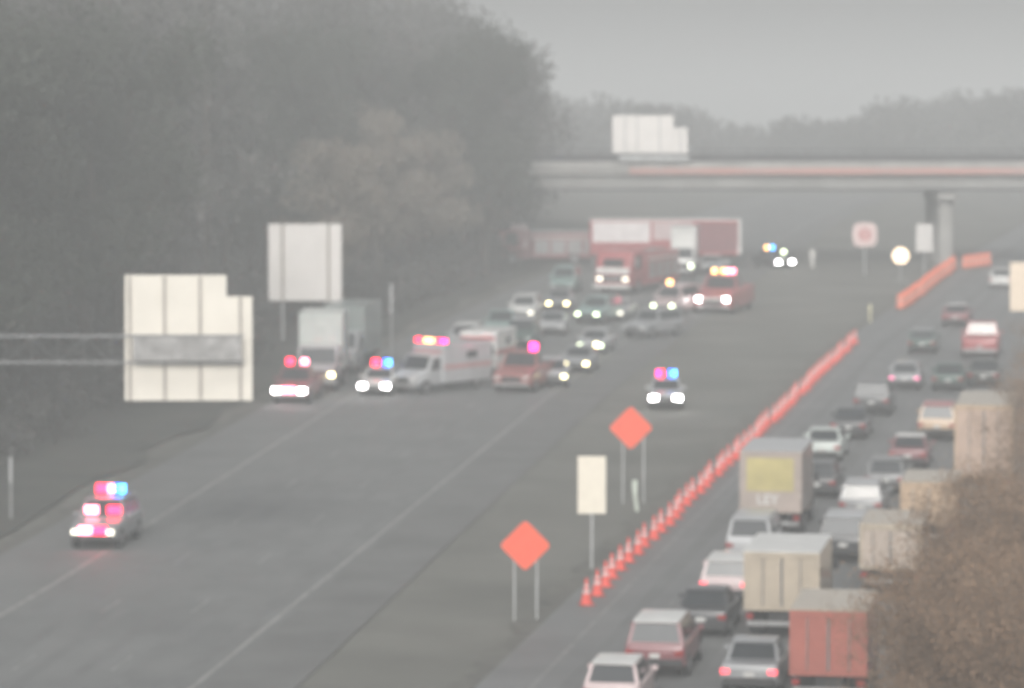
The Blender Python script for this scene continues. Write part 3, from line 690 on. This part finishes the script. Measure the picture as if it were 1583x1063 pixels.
def ambulance(label, px, py, turn, stripe, bar, body=WHITE, head=HEADDIM):
    h = sb(px, py) + R(turn); L, W, H = 6.4, 2.25, 2.65; hl, hw = L/2, W/2
    p = G(px, py); fwd = Vector((-math.sin(h), math.cos(h), 0)); c = p - fwd * hl; c.z = zr(c.y) + .035
    e = empty('ambulance', c, h); tag(e, label, 'ambulance', SBG)
    bx = MB().rbox(-hw, hw, -hl, 1.0, .5, H, .07).build('patient_box', body, e)
    b = MB()
    for sx in (-1, 1): b.box(sx*(hw+.006) - .004, sx*(hw+.006) + .004, -hl + .1, .95, 1.25, 1.55)
    b.box(-hw + .1, hw - .1, -hl - .01, -hl - .002, 1.25, 1.55); b.box(-hw + .08, hw - .08, 1.002, 1.01, 2.15, 2.35); b.build('stripe', stripe, bx)
    for sx in (-1, 1): MB().box(sx*(hw+.006) - .004, sx*(hw+.006) + .004, -1.9, -1.0, 1.8, 2.2).build('window', GLASS, bx)
    cw = .98
    MB().loft([(1.02, cw, .45, 2.1, .1), (1.7, cw, .45, 2.1, .15), (2.15, cw, .45, 1.32, .12), (hl - .12, cw*.88, .45, 1.1, .14), (hl, cw*.8, .5, .98, .1)]).build('cab', body, e, True)
    MB().slab([(cw*.86, 2.17, 1.32), (-cw*.86, 2.17, 1.32), (-cw*.82, 1.78, 2.02), (cw*.82, 1.78, 2.02)], .02).build('windshield', GLASS, e)
    for sx in (-1, 1):
        q = [(sx*cw, 1.15, 1.3), (sx*cw, 1.95, 1.3), (sx*cw, 1.7, 1.9), (sx*cw, 1.15, 1.9)]; q = q if sx > 0 else q[::-1]
        MB().slab(q, .015).build('side_window', GLASS, e)
        MB().rbox(sx*.72 - .15, sx*.72 + .15, hl - .1, hl + .03, .72, .92, .03).build('headlight', head, e)
        MB().rbox(sx*1.18 - .08, sx*1.18 + .08, 1.8, 1.88, 1.35, 1.7, .02).build('mirror', TRIM, e)
        MB().rbox(sx*.95 - .1, sx*.95 + .1, -hl - .03, -hl + .03, .7, .95, .02).build('taillight', TAIL, e)
    MB().rbox(-.95, .95, hl - .06, hl + .1, .38, .6, .04).build('front_bumper', CHROME, e); MB().rbox(-.45, .45, hl - .04, hl + .02, .62, .95, .02).build('grille', TRIM, e)
    wheels(e, [(1.0, 2.3), (-1.0, 2.3), (1.08, -1.9), (-1.08, -1.9)], .38, .26)
    if bar: lightbar(e, .75, H + .01, 1.1, bar, h=.24)
ambulance('white grey ambulance standing askew with red and amber roof lights', 622, 610, -32, paint('stripe_pink', (.5, .3, .3)), (LMAG, LRED, None, LAMB, LAMB, None, LRED), body=SILVER, head=HEADOFF)
ambulance('white ambulance with a red stripe and white roof behind the first ambulance', 722, 588, -8, RED, None, head=HEADOFF)

def fire_engine(label, px, py, heading, rear=False, body=RED, bar=True, headm=HEADDIM):
    L, W, H = 9.2, 2.5, 3.0; hl, hw = L/2, W/2
    p = G(px, py); fwd = Vector((-math.sin(heading), math.cos(heading), 0)); c = p - fwd * (hl if not rear else 0); c.z = zr(c.y) + .035
    e = empty('fire_engine', c, heading); tag(e, label, 'fire engine', SBG)
    MB().rbox(-hw, hw, -hl, 1.5, .55, 2.7, .06).build('equipment_body', body, e)
    for sx in (-1, 1):
        for k in range(4):
            y = -hl + .25 + k * 1.42
            MB().box(sx*(hw+.008) - .008, sx*(hw+.008) + .008, y, y + 1.2, .95, 2.1).build('roll_up_door', CHROME, e)
        MB().box(sx*(hw+.008) - .006, sx*(hw+.008) + .006, -hl + .1, 1.45, 2.25, 2.40).build('white_stripe', WHITE, e)
    MB().loft([(1.55, hw, .5, H, .08), (hl - .5, hw, .5, H, .12), (hl - .34, hw, .5, 2.55, .12), (hl, hw*.97, .55, 1.4, .10)]).build('cab', body, e, True)
    MB().slab([(hw*.93, hl - .02, 1.45), (-hw*.93, hl - .02, 1.45), (-hw*.91, hl - .40, 2.50), (hw*.91, hl - .40, 2.50)], .03).build('white_front_panel', WHITE, e)
    MB().slab([(hw*.55, hl - .06, 1.95), (-hw*.55, hl - .06, 1.95), (-hw*.55, hl - .36, 2.44), (hw*.55, hl - .36, 2.44)], .05).build('windshield', GLASS, e)
    MB().rbox(-hw*.9, hw*.9, hl - .02, hl + .03, .85, 1.35, .01).build('lower_panel', TRIM, e)
    MB().rbox(-.55, .55, hl - .04, hl + .10, .90, 1.30, .02).build('grille', CHROME, e)
    MB().rbox(-hw*1.02, hw*1.02, hl - .1, hl + .45, .45, .72, .05).build('front_bumper', WHITE, e)
    for sx in (-1, 1):
        MB().rbox(sx*.92 - .2, sx*.92 + .2, hl + .02, hl + .09, .95, 1.22, .03).build('headlight', headm, e)
        MB().rbox(sx*(hw+.3) - .1, sx*(hw+.3) + .1, hl - .5, hl - .4, 1.9, 2.6, .02).build('mirror', CHROME, e)
        q = [(sx*hw, 2.6, 1.75), (sx*hw, 3.7, 1.75), (sx*hw, 3.6, 2.7), (sx*hw, 2.6, 2.7)]; q = q if sx > 0 else q[::-1]
        MB().slab(q, .015).build('side_window', GLASS, e)
    b = MB()
    for sx in (-.35, .35): b.box(sx - .04, sx + .04, -hl + .3, 1.3, 2.76, 2.86)
    for k in range(14): b.box(-.35, .35, -hl + .5 + k*.4, -hl + .54 + k*.4, 2.79, 2.83)
    b.build('ladder', CHROME, e)
    wheels(e, [(hw, 3.1), (-hw, 3.1), (hw, -2.3), (-hw, -2.3)], .52, .4)
    if bar: lightbar(e, hl - .9, H + .01, 1.1, (LPINK, LPINK, LPINK, LPINK), h=.28)
    return e
fire_engine('red fire engine with a white front facing the camera below the crosswise trailer', 952, 455, sb(952, 455) + R(-15), bar=False).scale = (1.15, 1.15, 1.1)
fire_engine('faded red fire engine parked sideways far left under the trees', 845, 408, R(94), rear=True, body=paint('faded_red', (.36, .17, .18)), bar=False, headm=HEADOFF)

def trailer():
    a = G(912, 415); c = G(1146, 415); m = (a + c) / 2; L = (c - a).length; W, H = 2.6, 4.05; hl, hw = L/2, W/2
    e = empty('semi_trailer', (m.x, m.y + 1.3, zr(m.y + 1.3) + .035), R(-91.5)); tag(e, 'long trailer lying crosswise over the road, white front half and dark red rear half', 'trailer', SBG)
    MB().rbox(-hw, hw, -hl, hl, 1.15, H, .05).build('cargo_box', RED, e)
    # local +y points to the right of the picture, the camera side is local +x
    MB().box(hw + .002, hw + .012, -hl + .25, -hl + L*.40, 2.2, H - .12).build('white_panel', paint('bright_white', (.85, .80, .80)), e)  # pinkish white panel paint, brighter than the common white
    MB().box(hw + .002, hw + .012, -hl + L*.42, -hl + L*.68, 2.4, H - .12).build('pink_panel', PINKW, e)
    MB().box(hw + .002, hw + .012, -hl + L*.70, hl - .3, 1.4, H - .2).build('red_panel', MAROON, e)
    MB().rbox(-hw - .01, hw + .01, -hl - .01, hl + .01, H + .001, H + .1, .03).build('roof_rail', WHITE, e)
    MB().box(hw + .003, hw + .03, hl - .25, hl, 1.2, H).build('corner_post', WHITE, e)
    MB().box(-.5, .5, -hl + .8, hl - .5, .95, 1.148).build('chassis', TRIM, e)
    b = MB(); b.box(hw - .3, hw - .15, -hl + 2.2, -hl + 2.35, .05, 1.148); b.box(-hw + .15, -hw + .3, -hl + 2.2, -hl + 2.35, .05, 1.148); b.build('landing_leg', GALV, e)
    wheels(e, [(s*hw*.98, y) for s in (1, -1) for y in (hl - 1.2, hl - 2.5)], .5, .5)
trailer()

# ------------------------------------------------------------------ trees
LEAFD = mat('dark_evergreen_leaves', (.050, .058, .045), .8, noise=.35, scale=.4)
LEAFB = mat('brown_autumn_leaves', (.19, .165, .135), .85, noise=.35, scale=.5)
LEAFG = mat('grey_brown_leaves', (.085, .083, .078), .85, noise=.3, scale=.5)
BARK = mat('tree_bark', (.075, .065, .055), .9, noise=.3, scale=3)
TWIG = mat('dry_twigs', (.20, .145, .105), .9, noise=.3, scale=2)
TWIG2 = mat('dry_leaves_tan', (.26, .17, .11), .9, noise=.4, scale=1.2)
rng = np.random.default_rng(5)
def leaves(n, centers, radii, size):
    """n small quads scattered in ellipsoidal clumps"""
    ci = rng.integers(0, len(centers), n); d = rng.normal(size=(n, 3)); d /= np.linalg.norm(d, axis=1)[:, None]
    r = rng.random(n) ** .45
    p = centers[ci] + d * r[:, None] * radii[ci]
    a = rng.normal(size=(n, 3)); a /= np.linalg.norm(a, axis=1)[:, None]; b = np.cross(a, rng.normal(size=(n, 3))); b /= np.linalg.norm(b, axis=1)[:, None]
    s = size * (.6 + .8 * rng.random(n))[:, None]
    return np.stack([p - a*s, p - b*s*.6, p + a*s, p + b*s*.6], 1).reshape(-1, 3)
def limbs(h, spread, n, r0, seed, tr=.9):
    rr = random.Random(seed); m = MB(); pts = [Vector((0, 0, -.6))]; ends = []
    p = Vector((0, 0, 0))
    prev = Vector((0, 0, -.6)); segs = 6
    for k in range(1, segs + 1):
        q = Vector((rr.uniform(-.03, .03) * h, rr.uniform(-.03, .03) * h, h * tr * k / segs)); m.cyl(prev, q, r0 * (1 - .8*(k-1)/segs), r0 * (1 - .8*k/segs), n=8, caps=False); prev = q; pts.append(q)
    for k in range(n):
        t = rr.uniform(.22, .97); b = pts[1 + int(t * (segs - 1))]; a = rr.uniform(0, 2*math.pi); ln = spread * rr.uniform(.5, 1.05) * (1.1 - .5*t)
        e_ = b + Vector((math.cos(a) * ln, math.sin(a) * ln, ln * rr.uniform(.35, 1.0))); mid = (b + e_) / 2 + Vector((0, 0, ln * .08))
        m.cyl(b, mid, r0 * .32, r0 * .2, n=5, caps=False); m.cyl(mid, e_, r0 * .2, r0 * .06, n=5, caps=False); ends += [mid, e_]
    return m, ends
def crown_mesh(name, V, m):
    n = len(V); me = bpy.data.meshes.new(name); me.vertices.add(n); me.vertices.foreach_set('co', V.ravel().astype(np.float32))
    me.loops.add(n); me.loops.foreach_set('vertex_index', np.arange(n, dtype=np.int32)); me.polygons.add(n // 4)
    me.polygons.foreach_set('loop_start', np.arange(0, n, 4, dtype=np.int32)); me.update(calc_edges=True); me.validate(); me.materials.append(m); return me
def tree_proto(kind, h, spread, nleaf, leaf, size, seed):
    m, ends = limbs(h, spread, 16, h * .018, seed)
    C_ = np.array([tuple(e_) for e_ in ends] + [(0, 0, h * .9), (0, 0, h*.7)]); Rr = np.array([[spread*.36, spread*.36, h*.10]] * len(C_)) * (.6 + .7*rng.random(len(C_)))[:, None]
    return m, crown_mesh('crown', leaves(nleaf, C_, Rr, size), leaf), (C_, Rr)
def put_tree(proto, loc, s, rz, label, group, name, leaf=None):
    e = bpy.data.objects.new(name, None); C.objects.link(e); e.location = loc; e.rotation_euler = (0, 0, rz); e.scale = (s, s, s)
    tag(e, label, 'tree', group)
    for nm, me in (('trunk', proto[0]), ('crown', proto[1])):
        o = bpy.data.objects.new(nm, me); C.objects.link(o); o.parent = e
    return e
def mesh_of(mb, name, m):
    o = mb.build(name, m); me = o.data; bpy.data.objects.remove(o); return me
protos = []
for k in range(3):
    m, cm, _ = tree_proto('w', 20, 4.8, 15000, LEAFD, .14, 11 + k); protos.append((mesh_of(m, 'trunk', BARK), cm))
bp = []
for k in range(2):
    m, cm, _ = tree_proto('b', 12, 3.8, 13000, LEAFB, .12, 31 + k); bp.append((mesh_of(m, 'trunk', BARK), cm))
rt = random.Random(3)
# front rank of trees along the left verge
front = []
y = 158
while y < 328:
    off = 11.0 + rt.uniform(0, 4) + max(0, (230 - y) * .07); x = x1(y) - off; front.append((x, y)); y += rt.uniform(6.5, 9.5)
for i, (x, y) in enumerate(front):
    px_ = PW/2 + F*x/y
    if y < 262 and 250 < px_ < 640: x -= 12; y += 40 if y > 205 else 0
    if 262 < y < 318: x -= 5
    s = rt.uniform(.85, 1.12)
    if y > 270: s *= .98
    put_tree(protos[i % 3], (x, y, zg(x, y)), s, rt.uniform(0, 6.28), 'dark dense tree at the front edge of the hazy wood on the left', 'trees along the edge of the left wood', 'leafy_tree')
for i, (px, y) in enumerate(((520, 262), (590, 285), (655, 300), (705, 318), (560, 300), (620, 325))):
    x = at_depth(px, 300, y).x; x = min(x, x1(y) - 8.5)
    put_tree(bp[i % 2], (x, y, zg(x, y)), rt.uniform(1.05, 1.25), rt.uniform(0, 6), 'shorter brown autumn tree in the paler patch of the left wood', 'brown trees in the left wood', 'autumn_tree')
# trees next to the bridge end
for px, y, s in ((835, 318, .98), (800, 312, 1.0), (822, 326, 1.08)):
    x = min(at_depth(px, 300, y).x - 4.5, x1(y) - 6.5)
    put_tree(protos[0], (x, y, zg(x, y)), s, px, 'dark tree ending the left wood beside the overpass', 'trees by the end of the overpass', 'leafy_tree')
# the mass of wood behind: one uncounted mass
allv = []; tr = MB()
for i in range(300):
    y = rt.uniform(165, 420); x = x1(min(y, 330)) - 16 - rt.uniform(0, 75) - max(0, (230 - y) * .05); h = rt.uniform(19, 29)
    if y > 325 and x > -9: continue
    z = zg(x, y); n = 11
    C_ = np.array([(x + rt.uniform(-3.5, 3.5), y + rt.uniform(-3.5, 3.5), z + h * rt.uniform(.10, .97)) for _ in range(n)]); Rr = np.array([[2.6, 2.6, 2.4]] * n) * (.7 + .6*rng.random(n))[:, None]
    allv.append(leaves(1500, C_, Rr, .26)); tr.cyl((x, y, z - .5), (x, y, z + h*.85), .22, .06, n=6, caps=False)
for i in range(46):
    y = rt.uniform(352, 425); px_ = rt.uniform(470, 832); x = (px_ - PW/2) * y / F; ty = -30 + 105 * smooth(600, 830, px_) + rt.uniform(-12, 25)
    z = zg(x, y); h = CAMZ + (HOR - ty) / F * y - z
    C_ = np.array([(x + rt.uniform(-3, 3), y + rt.uniform(-3, 3), z + h * rt.uniform(.10, .95)) for _ in range(11)]); Rr = np.array([[2.6, 2.6, 2.4]] * 11)
    allv.append(leaves(1500, C_, Rr, .26)); tr.cyl((x, y, z - .5), (x, y, z + h*.85), .22, .06, n=6, caps=False)
for i in range(170):
    y = rt.uniform(150, 330); x = x1(y) - 9.5 - rt.uniform(0, 8) - max(0, (230 - y) * .05); px_ = PW/2 + F*x/y
    if 235 < y < 262 and px_ > 380: x -= 8
    z = zg(x, y); C_ = np.array([(x + rt.uniform(-2, 2), y + rt.uniform(-2, 2), z + rt.uniform(.2, 2.6)) for _ in range(4)]); Rr = np.array([[1.7, 1.7, 1.2]] * 4); allv.append(leaves(500, C_, Rr, .18))
o = bpy.data.objects.new('woodland', crown_mesh('woodland', np.concatenate(allv), LEAFG)); C.objects.link(o)
tag(o, 'dense hazy wood filling the slope left of the highway', 'woodland', kind='stuff')
o2 = tr.build('trunks', BARK, o)
# distant belt behind the bridge
allv = []
for i in range(520):
    x = rt.uniform(-190, 230); y = rt.uniform(560, 720); px = PW/2 + F * x / y
    top_ = 178 + 22 * math.sin(px * .011 + 1.0) + 8 * math.sin(px * .035)
    if px > 1480: top_ -= 22
    if px < 840: top_ -= 20
    h = max(4, at_depth(px, top_, y).z - zg(x, y)); z = zg(x, y); n = 6
    C_ = np.array([(x + rt.uniform(-5, 5), y, z + h * rt.uniform(.1, .92)) for _ in range(n)]); Rr = np.array([[4.2, 3.5, 2.2]] * n)
    allv.append(leaves(420, C_, Rr, .55))
o = bpy.data.objects.new('distant_woods', crown_mesh('distant_woods', np.concatenate(allv), LEAFG)); C.objects.link(o)
tag(o, 'faint belt of distant woods beyond the overpass', 'woodland', kind='stuff')

# bare brush on the right verge
def brush(seed, h, spread, nleaf):
    rr = random.Random(seed); m = MB(); ends = []
    for s_ in range(7):
        a = rr.uniform(0, 6.28); d_ = Vector((math.cos(a) * rr.uniform(.1, .45), math.sin(a) * rr.uniform(.1, .45), 1)).normalized(); p = Vector((math.cos(a)*.2, math.sin(a)*.2, -.3)); ln = h * rr.uniform(.7, 1.0); seg = 5; r = .06
        for k in range(seg):
            q = p + d_ * ln / seg; m.cyl(p, q, r, r*.75, n=5, caps=False); r *= .75
            for t in range(5):
                u = Vector((rr.uniform(-1, 1), rr.uniform(-1, 1), rr.uniform(.1, 1.2))).normalized() * spread * rr.uniform(.25, .6); e1 = q + u; m.cyl(q, e1, r*.5, .008, n=3, caps=False); ends.append(e1)
                for _ in range(4):
                    w_ = q + u * rr.uniform(.3, .9); e2 = w_ + Vector((rr.uniform(-1, 1), rr.uniform(-1, 1), rr.uniform(-.2, 1))) * spread * .22; m.cyl(w_, e2, .012, .006, n=3, caps=False); ends.append(e2)
            p = q; d_ = (d_ + Vector((rr.uniform(-.25, .25), rr.uniform(-.25, .25), 0))).normalized()
    C_ = np.array([tuple(e_) for e_ in ends]); Rr = np.full((len(C_), 3), .45)
    return mesh_of(m, 'stems', TWIG), crown_mesh('twig_crown', leaves(nleaf, C_, Rr, .034), TWIG2)
br_ = [brush(s, 6.5, 2.5, 15000) for s in (1, 2, 3)]
spots = []
for y in np.arange(90, 172, 4.2):
    spots.append((xc(y) + 16.3 + rt.uniform(-.6, 1.2), y + rt.uniform(-1, 1), rt.uniform(.9, 1.15)))
for y in (86, 92, 98, 104, 110, 116, 122, 128):
    spots.append((xc(y) + 13.2 + (y - 86) * .03 + rt.uniform(-.3, .5), y - 4, rt.uniform(.65, .9)))
for x, y, s in ((11.0, 97, .95), (12.6, 100, 1.05), (11.6, 104, .9), (13.4, 106, 1.1), (12.2, 93, 1.0), (13.6, 112, 1.0), (14.8, 118, 1.1)): spots.append((x, y, s))
for i, (x, y, s) in enumerate(spots):
    e = put_tree(br_[i % 3], (x, y, zg(x, y)), s, rt.uniform(0, 6.28), 'brown bare bush in the thicket along the right edge of the traffic', 'bare bushes on the right verge', 'bare_bush')
    e['category'] = 'bush'
    for c in e.children: c.name = 'stems' if c.data.name.startswith('stems') else 'twig_crown'

# ------------------------------------------------------------------ haze
me = MB().box(-3100, 3100, -450, 3500, -25, 48)
m = bpy.data.materials.new('haze_air'); m.use_nodes = True; n = m.node_tree; n.nodes.clear()
pv = n.nodes.new('ShaderNodeVolumePrincipled'); pv.inputs['Color'].default_value = (.92, .945, .955, 1); pv.inputs['Density'].default_value = HAZE_DENSITY; pv.inputs['Anisotropy'].default_value = 0.0
mo = n.nodes.new('ShaderNodeOutputMaterial'); n.links.new(pv.outputs[0], mo.inputs['Volume'])
o = me.build('haze', m); tag(o, 'pale grey haze over the whole highway', 'haze', kind='stuff')
